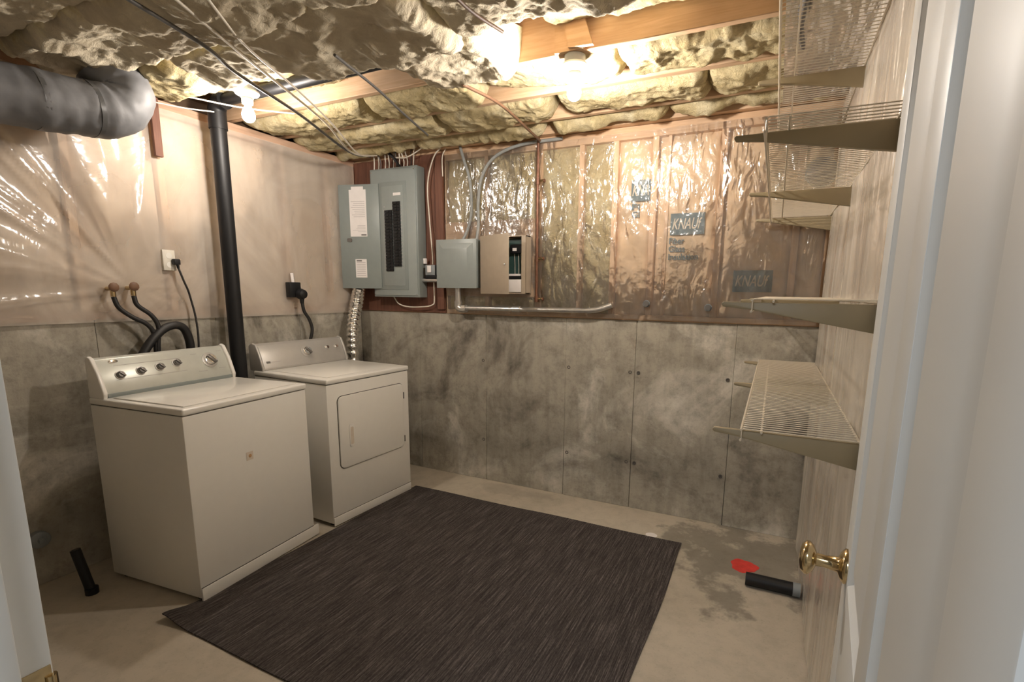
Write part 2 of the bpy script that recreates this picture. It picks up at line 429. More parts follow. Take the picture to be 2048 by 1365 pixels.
batts = [(.875, 1.20, M['wall_fibre'], 0), (1.23, 1.603, M['wall_fibre'], 0), (1.637, 1.908, M['wall_fibre'], 0), (1.942, 2.133, M['wall_fibre'], 0),
         (2.167, 2.377, M['kraft'], 1), (2.413, 2.767, M['kraft'], 1), (2.803, 3.172, M['kraft'], 1), (3.208, 3.335, M['kraft'], 1)]
bo = []
for i, (x0, x1, m, k) in enumerate(batts):
    lab = 'kraft-faced batt with blue-grey print' if k and i != 7 else None
    bo.append(wall_batt(x0, x1, HC+.036, ZT-.085, m, 40+i*7, bool(k), 'y', lab, wb))
# printed marks on the kraft facings
def knauf(x0, x1, z0, z1, parent, txt='KNAUf', y=.006):
    MB().box((x0, y, z0), (x1, y+.001, z1)).build('printed_block', M['ink'], parent)
    h = z1-z0
    text_part(txt, h*.72, 'lettering', M['ink_pale'], parent, MT((x0+(x1-x0)*.06, y-.001, z0+h*.27)) @ FACE_Y, .28, .0004, (x1-x0)*.86, .0012)
knauf(2.505, 2.705, 1.79, 1.915, bo[5]); knauf(2.885, 3.095, 1.455, 1.578, bo[6]); knauf(2.255, 2.374, 2.00, 2.125, bo[4], 'KNA')
for k, (s, w) in enumerate((('Fiber', .09), ('Glass', .095), ('Insulation', .175))):
    text_part(s, .05, 'lettering', M['ink'], bo[5], MT((2.503, .006, 1.738-.047*k)) @ FACE_Y, 0, .0004, w, .0012)
text_part('Fi', .05, 'lettering', M['ink'], bo[4], MT((2.262, .006, 1.95)) @ FACE_Y, 0, .0004, .05, .0012)
text_part('Gl', .05, 'lettering', M['ink'], bo[4], MT((2.262, .006, 1.905)) @ FACE_Y, 0, .0004, .05, .0012)
# dark red backing boards
MB().box((.0, -.012, HC+.004), (.862, .0, 2.42)).build('backing_board', M['redwood'], wb, bevel=.002, seg=1)
MB().box((.80, -.03, HC+.03), (.862, -.0125, 2.40)).build('red_stud', M['redwood'], wb, bevel=.002, seg=1)
MB().box((.872, -.006, 1.40), (1.63, .0, 1.93)).build('backing_board', M['joist'], wb, bevel=.002, seg=1)

# left wall
wl = MB().box((-.25, YF, 0), (-.03, .03, HC-.004)).build('wall_left', M['conc']); tag(wl, kind='structure')
ys = [YF, -2.44, -1.82, -1.21, -.60, .0]
for i in range(5):
    MB().box((-.031, ys[i]+.0008, 0), (.0+(.002, 0, .002, .0005, .0015)[i], ys[i+1]-.0008, HC)).build('concrete_panel', M['conc'], wl, bevel=.002, seg=1)
o = MB().box((-.16, YF, HC), (-.13, .03, 2.7)).build('sheathing', M['subfloor'], wl)
MB().box((-.12, YF, HC), (.0, .0, HC+.036)).build('sill_plate', M['plate_y'], wl, bevel=.002, seg=1)
MB().box((-.12, YF, ZT-.085), (.0, .0, ZT-.012)).build('top_plate', M['plate_y'], wl, bevel=.002, seg=1)
sy = [-2.66, -2.24, -1.85, -1.43, -1.06, -.66, -.29, -.02]
for y in sy: MB().box((-.12, y-.018, HC+.036), (.0, y+.018, ZT-.085)).build('stud', M['stud'], wl, bevel=.002, seg=1)
e = [YF]+[s for y in sy for s in (y-.018, y+.018)]
for i in range(0, len(e)-1, 2): wall_batt(e[i], e[i+1], HC+.036, ZT-.085, M['kraft_pale'], 90+i, True, 'x', None, wl)

MB().box((.030, -1.475, 2.13), (.050, -1.435, 2.43)).build('wood_strip', M['redwood'], wl, bevel=.002, seg=1)
# right wall: framed from the floor, paper and cream sheet
wr = MB().box((RX+.10, YF, 0), (RX+.2, .03, 2.7)).build('wall_right', M['subfloor']); tag(wr, kind='structure')
sr = [-2.9, -2.5, -2.1, -1.7, -1.3, -.9, -.5, -.1]
MB().box((RX, YF, 0), (RX+.1, .0, .036)).build('sill_plate', M['plate_y'], wr)
MB().box((RX, YF, ZT-.085), (RX+.1, .0, ZT-.012)).build('top_plate', M['plate_y'], wr)
for y in sr: MB().box((RX, y-.018, .036), (RX+.1, y+.018, ZT-.085)).build('stud', M['stud'], wr)
for i in range(len(sr)-1): wall_batt(sr[i]+.018, sr[i+1]-.018, .036, ZT-.085, M['kraft_pale'], 190+i, True, 'r', None, wr)
# front wall with the doorway
wf = MB().box((-.25, YF-.117, 0), (2.355, YF, 2.7)).box((3.29, YF-.117, 0), (RX+.9, YF-.004, 2.7)).box((2.355, YF-.117, 2.06), (3.29, YF, 2.7)).build('wall_front', M['drywall']); tag(wf, kind='structure')
# hall outside the doorway
o = MB().box((-.25, -4.9, 0), (RX+.9, -4.8, 2.5)).box((-.25, -4.8, 0), (-.15, YF-.12, 2.5)).box((RX+.8, -4.8, 0), (RX+.9, YF-.12, 2.5)).build('wall_hall', M['drywall']); tag(o, kind='structure')
o = MB().box((-.25, -4.9, 2.5), (RX+.9, YF-.12, 2.6)).build('ceiling_hall', M['drywall']); tag(o, kind='structure')

# ceiling: subfloor, joists, batts in the bays
ce = MB().box((-.25, YF-.1, 2.69), (RX+.2, .25, 2.75)).build('ceiling', M['subfloor']); tag(ce, kind='structure')
JY = [-.25, -.615, -.98, -1.35, -1.72, -2.09, -2.46, -2.82]
for y in JY: MB().box((-.12, y-.018, ZT), (RX+.1, y+.018, 2.69)).build('joist', M['joist'], ce, bevel=.003, seg=1)
MB().box((-.12, -.05, ZT-.01), (RX+.1, .1, 2.69)).build('rim_joist', M['joist'], ce)
def ceil_batt(x0, x1, y0, y1, z, bulge, amp, m, seed, tilt=0, fuzz=.016, res=.0085, lab=None):
    nx = int((x1-x0)/res); ny = max(10, int((y1-y0)/res))
    u = np.linspace(0, 1, nx)[None]*np.ones((ny, 1)); v = np.linspace(0, 1, ny)[:, None]*np.ones((1, nx))
    X = x0+(x1-x0)*u; Y = y0+(y1-y0)*v
    ex = np.clip(np.minimum(u*(x1-x0), (1-u)*(x1-x0))/.09, 0, 1); ey = np.clip(np.minimum(v*(y1-y0), (1-v)*(y1-y0))/.09, 0, 1)
    dome = np.sqrt(1-(1-ex)**2)*np.sqrt(1-(1-ey)**2)
    n1 = fbm(X*3.1, Y*3.1, seed, 3); n2 = ridge(X*6.0, Y*6.0, seed+5, 4); n3 = ridge(X*19, Y*19, seed+9, 4, .7)
    edgef = 1-np.clip(np.minimum(ex, ey)-.2, 0, .8)
    Zs = z - bulge*dome*(.55+.9*n1) - amp*(n2-.5)*dome - fuzz*(n3-.4)*(.5+.8*edgef) + tilt*(u-.5) + .10*(1-dome)**2
    X = X + (fbm(X*9, Y*9, seed+21, 3)-.5)*.05*(1-dome); Y = Y + (fbm(X*8, Y*8, seed+33, 3)-.5)*.09*(1-dome)
    o = MB().grid(X, Y, Zs).build('insulation_batt', m, ce, ang=180)
    at = o.data.attributes.new('torn', 'FLOAT', 'POINT'); at.data.foreach_set('value', np.clip(.62*(1-ey)+.5*(1-ex)+.25*(n3-.6), 0, 1).ravel().astype(np.float32))
    if lab: o['label'] = lab
    return o
YB = [-.05]+JY
segs = {0: [(-.05, .75), (.73, 1.75), (1.78, 2.5), (2.48, 3.4)], 1: [(-.05, 1.2), (1.18, 1.9), (1.95, 2.75), (2.73, 3.4)], 2: [(-.05, .98), (.97, 1.65), (1.68, 2.42), (2.4, 3.4)]}
k = 0
for b in range(3):
    for (x0, x1) in segs[b]:
        k += 1
        ceil_batt(x0, x1, YB[b+1]+.030, YB[b]-.028, ZT+(.065 if (b, x0) == (2, 1.68) else .03), .05 if b else .06, .05, M['yellow'], 300+k*13, random.uniform(-.02, .02))
# nearer batts: some have slipped and hang below the joists
droop = [
 (.10, .52, -1.34, -.99, 2.57, .045, .04, 'yellow', .0), (.50, 1.16, -1.335, -.99, 2.57, .045, .04, 'yellow', .0),
 (1.50, 1.99, -1.43, -.95, 2.485, .085, .05, 'dusty', .02), (2.12, 2.85, -1.335, -.995, 2.60, .05, .05, 'yellow', .0), (2.80, 3.4, -1.335, -.995, 2.60, .05, .05, 'yellow', .0),
 (.10, .62, -1.75, -1.385, 2.475, .075, .05, 'yellow', -.02), (.60, 1.12, -1.76, -1.375, 2.49, .09, .05, 'dusty', .02), (1.06, 1.95, -1.84, -1.28, 2.50, .11, .05, 'dusty', .02), (1.90, 2.7, -1.74, -1.33, 2.49, .09, .06, 'dusty', -.02), (2.66, 3.35, -1.74, -1.33, 2.49, .09, .06, 'dusty', .0),
 (.10, .80, -2.12, -1.70, 2.46, .07, .06, 'dusty', .02), (.72, 1.6, -2.12, -1.72, 2.48, .10, .06, 'dusty', .0), (1.55, 2.4, -2.12, -1.72, 2.48, .10, .06, 'dusty', .0), (2.35, 3.35, -2.12, -1.72, 2.48, .09, .06, 'dusty', .0),
 (-.05, 1.2, -2.49, -2.07, 2.47, .08, .06, 'dusty', .0), (1.15, 2.3, -2.49, -2.07, 2.47, .08, .06, 'dusty', .0), (2.25, 3.35, -2.49, -2.07, 2.47, .08, .06, 'dusty', .0),
 (-.05, 1.8, -2.88, -2.45, 2.47, .08, .06, 'dusty', .0), (1.8, 3.35, -2.88, -2.45, 2.47, .08, .06, 'dusty', .0)]
for i, (x0, x1, y0, y1, z, bu, am, m, ti) in enumerate(droop):
    ceil_batt(x0, x1, y0, y1, z, bu, am, M[m], 700+i*19, ti, .018)
# ------------------------------------------------------------------ plastic sheets
def sheet(name, label, axis, a0, a1, z0, z1, base, m, seed, fn, res=.013):
    na = int((a1-a0)/res); nz = int((z1-z0)/res)
    u = np.linspace(a0, a1, na)[None]*np.ones((nz, 1)); v = np.linspace(z0, z1, nz)[:, None]*np.ones((1, na))
    D = fn(u, v)
    b = MB()
    if axis == 'y': b.grid(u, base-D, v)
    elif axis == 'x': b.grid(base+D, u, v)
    elif axis == 'r': b.grid(base-D, u, v)
    o = b.build(name, m, None, ang=180)
    return tag(o, label, 'plastic sheet')
def f_back(u, v):
    near = sum(np.exp(-((u-x)/.02)**2) for x, w in studs_b)
    return .014*fbm(u*7+v*3, v*3-u*2, 5, 4)*(1-.6*np.clip(near, 0, 1)) + .006*ridge(u*6+v*5, v*3-u*3, 8, 3) + .0032*ridge(u*20+v*9, v*7-u*6, 18, 3)
sheet('plastic_sheet', 'clear crinkled plastic sheet stretched over the studs of the back wall', 'y', .875, 3.335, HC+.008, ZT-.05, -.007, M['sheet_back'], 1, f_back, .009)
def f_left(u, v):
    m = 1/(1+np.exp((u+1.50)*14))
    du = u+1.62; dv = v-1.42; ang = np.arctan2(dv, -du); rad = np.sqrt(du*du+dv*dv)
    rays = ridge(ang*3.6+.3*fbm(u*2, v*2, 3, 2), rad*.6, 11, 2, .35)**2
    d = .009*fbm(u*3, v*2.2, 12, 3) + m*.060*rays*np.clip(rad*1.6, 0, 1)
    d += (1-m)*.008*ridge(u*5, v*1.3, 31, 3)
    band = np.clip((v-HC)/.07, 0, 1); return d*(.35+.65*band)
sheet('plastic_sheet', 'milky plastic sheet with long diagonal folds on the wall behind the laundry machines', 'x', -2.90, -.030, HC-.012, ZT-.06, .006, M['sheet_left'], 2, f_left)
def f_right(u, v): return .004+.016*ridge(u*4.5+.2*v, v*.8, 51, 3)+.008*fbm(u*5, v*2, 52, 4)
sheet('plastic_sheet', 'cream plastic sheet in long upright wrinkles on the wall behind the shelves', 'r', -2.90, -.03, .008, ZT-.04, RX-.002, M['sheet_right'], 3, f_right)
# sheet stapled under the joists above the shelves
nu, nv = 40, 170
u = np.linspace(3.07, 3.36, nu)[None]*np.ones((nv, 1)); v = np.linspace(-1.9, -.20, nv)[:, None]*np.ones((1, nu))
o = MB().grid(u, v, 2.425-.035*ridge(u*9, v*2.2, 61, 3)-.02*fbm(u*4, v*3, 62, 3)).build('plastic_sheet', M['sheet_top'], None, ang=180)
tag(o, 'clear wrinkled plastic sheet stapled overhead above the top shelf', 'plastic sheet')

# ------------------------------------------------------------------ ceiling bulbs
def lamp(x, y, z, label, mb):
    t = thing('bare_bulb_lamp', label, 'ceiling lamp', (x, y, z), 0, 'bare bulb lamps')
    MB().lathe([(.0, 0), (.056, 0), (.058, -.008), (.052, -.016), (.034, -.022), (.030, -.030)]).build('lamp_base', M['porcelain'], t)
    MB().lathe([(.027, -.030), (.027, -.052), (.024, -.060), (.020, -.062)]).build('socket', M['porcelain'], t)
    pr = [(.0135, -.062), (.0145, -.070), (.020, -.082), (.028, -.097), (.031, -.112), (.029, -.126), (.021, -.139), (.010, -.145), (.001, -.1465)]
    MB().lathe(pr).build('bulb', mb, t)
    MB().lathe([(.046, -.001), (.046, .034)]).build('ceiling_box', M['pvc'], t)
    return t
lamp(.62, -1.335, ZT-.036, 'lit bare bulb in white holder beside the black pipe', M['bulb2'])
lamp(2.245, -.968, ZT-.036, 'lit bare bulb in white holder at the middle of the ceiling', M['bulb'])
MB().box((2.17, -1.02, ZT+.0), (2.30, -1.0, ZT+.10)).build('wood_block', M['joist'], ce)
MB().prism([(2.24, 2.455), (2.35, 2.45), (2.31, 2.56), (2.22, 2.56)], -1.04, -1.022, 'xz').build('wood_block', M['joist'], ce)

# ------------------------------------------------------------------ drain pipe
t = thing('drain_pipe', 'tall black drain pipe rising between washer and dryer to ceiling', 'pipe', (.15, -1.185, 0))
MB().tube([(0, 0, 0), (0, 0, 2.40)], .042, 20).build('upright_pipe', M['black'], t)
el = [(0, 0, 2.38)]+[(.055-.055*math.cos(a), 0, 2.42+.055*math.sin(a)) for a in [PI/2*i/6 for i in range(7)]]+[(.08, 0, 2.475)]
MB().tube(el, .047, 18).build('elbow', M['black'], t)
MB().tube([(.07, 0, 2.475), (1.5, 0, 2.49)], .030, 16).build('level_pipe', M['black'], t)
MB().lathe([(.048, 0), (.048, .05)], MT((0, 0, 2.33)), 18).build('coupling', M['black'], t)

# ------------------------------------------------------------------ insulated duct
t = thing('insulated_duct', 'fat grey wrapped air duct curving up at the left wall', 'duct', (.30, -2.3, 2.2))
path = smooth_path([(.02, -.60, -.055), (.02, -.2, -.045), (.03, .1, -.03), (.03, .32, -.01), (.03, .48, .015), (.03, .555, .075), (.02, .555, .15), (.0, .49, .22)], 14)
R_ = []; L = 0
for i, p in enumerate(path):
    if i: L += (p-path[i-1]).length
    R_.append(.112*(1+.018*math.sin(L*31)+.012*math.sin(L*83+1)))
b = MB().tube(path, R_, 40)
for i, vv in enumerate(b.v):
    q = Vector(vv); c = path[min(i//40, len(path)-1)]; d = q-c
    n = float(ridge(np.array([q.y*16]), np.array([math.atan2(d.z, d.x)*2.2]), 4, 3)[0]); b.v[i] = tuple(c+d*(.965+.09*n))
b.build('duct_wrap', M['ductwrap'], t, ang=75)
for s in (20, 36, 50):
    c = path[s]; d = (path[s+1]-path[s-1]).normalized()
    MB().tube([c-d*.011, c-d*.009, c+d*.009, c+d*.011], [.108, .1165, .1165, .108], 32, caps=False).build('tape_band', M['ducttape'], t)

# ------------------------------------------------------------------ washing machine
def knob_on(parent, name, pos, r, h, tilt, m, mtop=None, grip=False, disc=None):
    Rm = MT(pos) @ Matrix.Rotation(PI/2-tilt, 4, 'Y')
    if disc: MB().lathe([(disc, 0), (disc, .003), (disc*.9, .004)], Rm, 24).build('dial_ring', M['console2'], parent)
    k = MB().lathe([(r, .002), (r, h*.5), (r*.85, h*.55), (r*.8, h)], Rm, 20).build(name, m, parent)
    if grip: MB().box((-r*.95, -r*.22, h*.5), (r*.95, r*.22, h*1.35), Rm @ Matrix.Rotation(.7, 4, 'Z')).build('grip', M['knob'], k, bevel=.001)
    return k
def appliance(t, depth, cb, ct, zc):
    body = MB().box((-depth, 0, .022), (0, .686, .884)).build('cabinet', M['white'], t, bevel=.006)
    MB().box((-depth, .004, .884), (-.004, .682, .887)).build('seam', M['seam'], t)
    top = MB().box((-depth, -.003, .887), (.008, .689, .918)).build('top', M['white'], t, bevel=.009, seg=3)
    for y in (.04, .646):
        for x in (-.05, -depth+.05): MB().lathe([(.02, 0), (.018, .024)], MT((x, y, 0)), 12).build('foot', M['rubber'], t)
    return body, top
t = thing('washing_machine', 'white top-loading washer with four small knobs, nearer of the two machines', 'washer', (.842, -1.922, 0), .09)
appliance(t, .62, 0, 0, 0)
MB().box((-.50, .03, .9185), (-.03, .656, .9235)).build('lid', M['white'], t, bevel=.0024, seg=2)
MB().box((-.006, .003, .008), (.006, .715, .070)).build('kick_panel', M['white'], t, bevel=.003)
MB().box((-.002, .004, .070), (.0015, .682, .074)).build('seam', M['seam'], t)
tl = math.atan2(.075, .19)
prof = [(-.62, .918), (-.527, .918), (-.524, .94), (-.555, 1.03), (-.590, 1.095), (-.606, 1.104), (-.62, 1.09)]
MB().prism(prof, .022, .664, 'xz').build('console', M['console'], t, bevel=.003)
pc = [(-.622, .916), (-.518, .916), (-.513, .942), (-.545, 1.035), (-.583, 1.104), (-.604, 1.114), (-.622, 1.10)]
for y0, y1 in ((.002, .022), (.664, .684)): MB().prism(pc, y0, y1, 'xz').build('end_cap', M['white'], t, bevel=.006, seg=3)
MB().box((-.530, .024, .9185), (-.519, .662, .938)).build('trim_strip', M['steel'], t, bevel=.002)
def con(s): # point on console face by height fraction
    z = .94+.15*s; x = np.interp(z, [.94, 1.03, 1.095], [-.524, -.555, -.590]); return float(x), z
for y, s in ((.10, .50), (.195, .55), (.288, .60), (.377, .66)):
    x, z = con(s); knob_on(t, 'knob', (x-.001, y, z), .017, .022, .38, M['knob'], grip=True, disc=.022)
x, z = con(.62); k = knob_on(t, 'dial', (x-.001, .563, z), .031, .022, .38, M['chrome'], grip=True, disc=.044)
x, z = con(.93); MB().lathe([(.022, 0), (.021, .004), (.012, .007)], MT((x-.001, .095, z)) @ Matrix.Rotation(PI/2-.4, 4, 'Y') @ Matrix.Diagonal((.45, 1, 1, 1)), 20).build('badge', M['chrome'], t)
def label_bar(t, y0, y1, s, h=.003):
    x, z = con(s); MB().box((-.0006, y0, 0), (.0012, y1, h), MT((x, 0, z)) @ Matrix.Rotation(-.36, 4, 'Y')).build('printed_line', M['print_'], t)
for y0, y1, s in ((.08, .42, .36), (.09, .41, .80), (.48, .53, .25), (.60, .64, .28), (.47, .50, .88), (.62, .65, .90)): label_bar(t, y0, y1, s, .0016)
MB().box((.0002, .288, .594), (.0012, .326, .636)).build('sticker_residue', M['residue'], t)
MB().lathe([(.009, 0), (.008, .001)], MT((.0012, .309, .615)) @ Matrix.Rotation(PI/2, 4, 'Y'), 12).build('rust_spot', M['rust'], t)

# ------------------------------------------------------------------ dryer
t = thing('clothes_dryer', 'white front-loading dryer with silver console, standing in the corner', 'dryer', (.796, -1.11, 0), -.041)
appliance(t, .66, 0, 0, 0)
MB().box((-.56, .05, .9185), (-.05, .636, .9200)).build('top_inset', M['white'], t, bevel=.0007)
prof = [(-.70, .918), (-.585, .918), (-.582, .932), (-.612, 1.02), (-.640, 1.075), (-.672, 1.086), (-.70, 1.07)]
MB().prism(prof, .020, .666, 'xz').build('console', M['console2'], t, bevel=.003)
pc = [(-.702, .916), (-.576, .916), (-.573, .935), (-.603, 1.022), (-.632, 1.082), (-.668, 1.094), (-.702, 1.076)]
for y0, y1 in ((.002, .020), (.666, .684)): MB().prism(pc, y0, y1, 'xz').build('end_cap', M['console2'], t, bevel=.006, seg=3)
def con2(s):
    z = .932+.145*s; x = np.interp(z, [.932, 1.02, 1.075], [-.582, -.612, -.640]); return float(x), z
x, z = con2(.55); knob_on(t, 'dial', (x-.001, .357, z), .028, .024, .36, M['chrome'], grip=True, disc=.042)
for y in (.528, .607):
    x, z = con2(.62); knob_on(t, 'knob', (x-.001, y, z), .012, .016, .36, M['chrome'], disc=.016)
x, z = con2(.2); MB().box((-.0006, .045, 0), (.0015, .072, .014), MT((x, 0, z)) @ Matrix.Rotation(-.33, 4, 'Y')).build('emblem', M['knob'], t)
MB().box((-.0006, .078, .005), (.0012, .14, .008), MT((x, 0, z)) @ Matrix.Rotation(-.33, 4, 'Y')).build('printed_line', M['print_'], t)
dr = MB().prism(rrect(.072, .352, .626, .803, .035), -.001, .009, 'yz').build('door', M['white'], t, bevel=.004, seg=2)
MB().prism(rrect(.0685, .3485, .6295, .8065, .037), -.001, .0012, 'yz').build('seam', M['seam'], t)
h = MB().prism(rrect(.144, .474, .182, .620, .012), .0085, .0125, 'yz').build('handle', M['white'], dr, bevel=.0015)
MB().prism(rrect(.151, .492, .175, .602, .008), .0122, .0130, 'yz').build('handle_recess', M['residue'], dr)
for z in (.715, .405): MB().box((-.001, .627, z-.022), (.010, .634, z+.022)).build('hinge', M['knob'], t, bevel=.001)
MB().box((-.002, .003, .008), (.004, .683, .062)).build('toe_panel', M['white'], t, bevel=.002)
MB().box((-.002, .004, .062), (.0012, .682, .0655)).build('seam', M['seam'], t)

# ------------------------------------------------------------------ rug
nx, ny = 130, 120
u = np.linspace(0, 1, nx)[None]*np.ones((ny, 1)); v = np.linspace(0, 1, ny)[:, None]*np.ones((1, nx))
X = .818+1.93*u+.006*np.sin(v*9+2)*(u > .98); Y = -2.075+1.712*v + .004*np.sin(u*13)
hgt = .0075+.0022*fbm(X*6, Y*2, 3, 3)
curl = np.exp(-((X-.82)/.10)**2-((Y+2.075)/.085)**2); hgt = hgt+.030*curl
b = MB().grid(X, Y, hgt).grid(X, Y, hgt-.0055)
n = nx*ny
for i in range(nx-1): b.f.append((i, i+1, i+1+n, i+n)); a_ = (ny-1)*nx; b.f.append((a_+i+1, a_+i, a_+i+n, a_+i+1+n))
for j in range(ny-1): p_ = j*nx; b.f.append((p_+nx, p_, p_+n, p_+nx+n)); q_ = j*nx+nx-1; b.f.append((q_, q_+nx, q_+nx+n, q_+n))
o = b.build('area_rug', M['rug'], None, ang=60); tag(o, 'dark charcoal woven rug with fine streaks lying on the concrete floor', 'rug')

# ------------------------------------------------------------------ electrical panel
t = thing('breaker_panel', 'tall grey breaker panel with open door and two rows of breakers', 'electrical panel', (.254, 0, 1.385))
bx = MB().box((0, -.105, 0), (.44, -.013, .945)).build('panel_box', M['steel'], t, bevel=.003)
MB().prism(rrect(.012, .012, .428, .933, .008), -.110, -.104, 'xz').build('cover', M['steel2'], t, bevel=.002)
MB().box((.085, -.1125, .055), (.345, -.109, .845)).build('dead_front', M['steel'], t, bevel=.002)
MB().box((.115, -.1145, .085), (.318, -.1120, .815)).build('inner_plate', M['steel2'], t, bevel=.0015)
bk = MB().box((-.034, -.125, -.0105), (.034, -.1135, .0105)).box((-.005, -.131, -.006), (.012, -.124, .006))
b0 = None
for col, (cx, z0, n) in enumerate(((.178, .205, 19), (.256, .240, 20))):
    for i in range(n):
        z = z0+i*.0237
        if b0 is None: b0 = bk.build('breaker', M['black'], t, bevel=.001, seg=1, loc=(cx, 0, z)); 
        else: c = b0.copy(); c.location = (cx, 0, z); COL.objects.link(c)
MB().box((.225, -.1155, .745), (.295, -.1142, .765)).build('printed_line', M['paper'], t)
for cx in (.137, .297):
    for i in range(18): MB().box((cx-.006, -.1152, .215+i*.0265), (cx+.004, -.1144, .222+i*.0265)).build('number_mark', M['print_'], t)
# door swung open to the left
dm = MT((.088, -.114, 0)) @ Matrix.Rotation(math.radians(194), 4, 'Z')
pd = MB().box((0, -.002, .062), (.335, .004, .838), dm).build('panel_door', M['steel'], t, bevel=.0015)
def on_door(x0, x1, z0, z1, m, name, par=pd, d=.0045): return MB().box((x0, .0035, z0), (x1, d, z1), dm).build(name, m, par)
on_door(.105, .245, .455, .800, M['paper'], 'paper_label'); on_door(.125, .225, .80, .822, M['paper'], 'paper_label')
on_door(.12, .215, .145, .285, M['paper'], 'paper_label')
for i in range(9): on_door(.118, .118+random.uniform(.08, .115), .60+.014*i, .6035+.014*i, M['print_'], 'printed_line', d=.0048)
for i in range(5): on_door(.118, .118+random.uniform(.06, .115), .49+.011*i, .4925+.011*i, M['print_'], 'printed_line', d=.0048)
on_door(.112, .155, .462, .472, M['knob'], 'dark_print', d=.0049)
for i in range(8): on_door(.13, .205, .16+.014*i, .164+.014*i, M['print_'], 'printed_line', d=.0048)
on_door(.16, .205, .268, .278, M['knob'], 'dark_print', d=.0049)
MB().prism(rrect(.235, .415, .275, .442, .008), .0035, .010, 'xz', dm).build('latch', M['knob'], pd)
for (x, z) in ((.02, .02), (.42, .02), (.02, .92), (.42, .92)): MB().lathe([(.005, 0), (.004, .003)], MT((x, -.110, z)) @ Matrix.Rotation(PI/2, 4, 'X'), 8).build('screw', M['chrome'], t)

# cables into the top of the panel
def cable(pts, r, m, label, group=None, name='cable', cat='cable', k=8, n=8):
    o = MB().tube(smooth_path(pts, k), r, n).build(name, m, None, ang=80)
    return tag(o, label, cat, group)
for i in range(12):
    x = .275+.033*i+random.uniform(-.006, .006); x2 = x+random.uniform(-.03, .05); y = -.055+random.uniform(-.03, .02)
    cable([(x, y, 2.331), (x+.004, y, 2.38), ((x+x2)/2, y-.01, 2.45), (x2, y+.02, 2.53)], .0045, M['cable_w'] if i % 4 != 2 else M['cable_g'],
          ('leftmost', 'second', 'third', 'fourth', 'fifth', 'sixth', 'seventh', 'eighth', 'ninth', 'tenth', 'eleventh', 'rightmost')[i] + ' thin cable from the left entering the top of the breaker panel, %s' % ('white' if i % 4 != 2 else 'dark'), '%s cables above the panel' % ('white' if i % 4 != 2 else 'dark'))
cable([(.52, -.07, 2.332), (.47, -.08, 2.40), (.42, -.09, 2.46), (.46, -.08, 2.55)], .011, M['rubber'], 'thick black cable curving into the top of the breaker panel')
cable([(.88, -.04, 2.46), (.80, -.045, 2.38), (.745, -.045, 2.2), (.755, -.045, 1.95), (.775, -.045, 1.70), (.775, -.045, 1.63)], .005, M['cable_w'], 'white cable running down the red board to the small transformer')
cable([(.775, -.035, 1.50), (.775, -.035, 1.36), (.76, -.04, 1.33), (.70, -.05, 1.315), (.55, -.05, 1.31), (.45, -.05, 1.33), (.40, -.05, 1.383)], .005, M['cable_w'], 'white cable looping below the transformer to the panel bottom')
cable([(.50, -.09, 2.40), (.60, -.10, 2.39), (.72, -.10, 2.43), (.80, -.12, 2.47)], .0045, M['cable_w'], 'white cable arching sideways just above the breaker panel')
cable([(1.02, -.03, 2.44), (1.05, -.03, 2.35), (1.10, -.03, 2.2), (1.11, -.03, 2.0), (1.08, -.03, 1.88), (1.05, -.05, 1.80)], .011, M['grey_pvc'], 'thick grey cable, left of the two dropping to the grey junction box')
cable([(1.80, -.03, 2.41), (1.50, -.035, 2.40), (1.30, -.035, 2.34), (1.20, -.035, 2.22), (1.17, -.035, 2.05), (1.17, -.035, 1.9), (1.165, -.05, 1.80)], .011, M['grey_pvc'], 'thick grey cable bending along the top plate and down to the junction box')
cable([(.90, -.03, 2.44), (.875, -.04, 2.38), (.872, -.035, 2.25)], .004, M['cable_w'], 'short thin white cable end by the dark red upright')

# transformer and nipple between the boxes
t = thing('doorbell_transformer', 'small grey transformer fixed between breaker panel and junction box', 'transformer', (.775, -.03, 1.55))
MB().box((-.045, -.05, .0), (.045, -.002, .075)).build('case', M['pvc'], t, bevel=.005)
MB().box((-.022, -.056, .02), (.012, -.05, .07)).build('face_plate', M['paper'], t, bevel=.002)
MB().box((-.05, -.045, -.025), (.05, -.005, .0)).build('bracket', M['black'], t, bevel=.003)
MB().box((-.078, -.03, .085), (-.055, -.008, .125)).build('plug', M['paper'], t, bevel=.003)
t = tag(MB().tube([(.696, -.06, 1.513), (.852, -.06, 1.513)], .014, 14).build('conduit_nipple', M['galv']), 'short silver conduit joining the breaker panel and junction box', 'conduit')

t = thing('junction_box', 'small grey metal junction box with embossed cover', 'electrical box', (.853, 0, 1.462))
MB().box((0, -.095, 0), (.335, -.008, .335)).build('box', M['steel'], t, bevel=.003)
cv = MB().box((-.004, -.100, -.004), (.339, -.094, .339)); cv.build('cover', M['steel2'], t, bevel=.002)
em = MB(); a = (.022, .022, .313, .313); b_ = (.065, .085, .270, .275)
em.add([(a[0], -.0995, a[1]), (a[2], -.0995, a[1]), (a[2], -.0995, a[3]), (a[0], -.0995, a[3]), (b_[0], -.116, b_[1]), (b_[2], -.116, b_[1]), (b_[2], -.116, b_[3]), (b_[0], -.116, b_[3])],
       [(0, 1, 5, 4), (1, 2, 6, 5), (2, 3, 7, 6), (3, 0, 4, 7), (4, 5, 6, 7)]).build('embossed_panel', M['steel2'], t, bevel=.002)
for x in (.12, .135, .150, .165): MB().box((x, -.1010, .055), (x+.009, -.0995, .064)).build('stamped_mark', M['paper'], t)

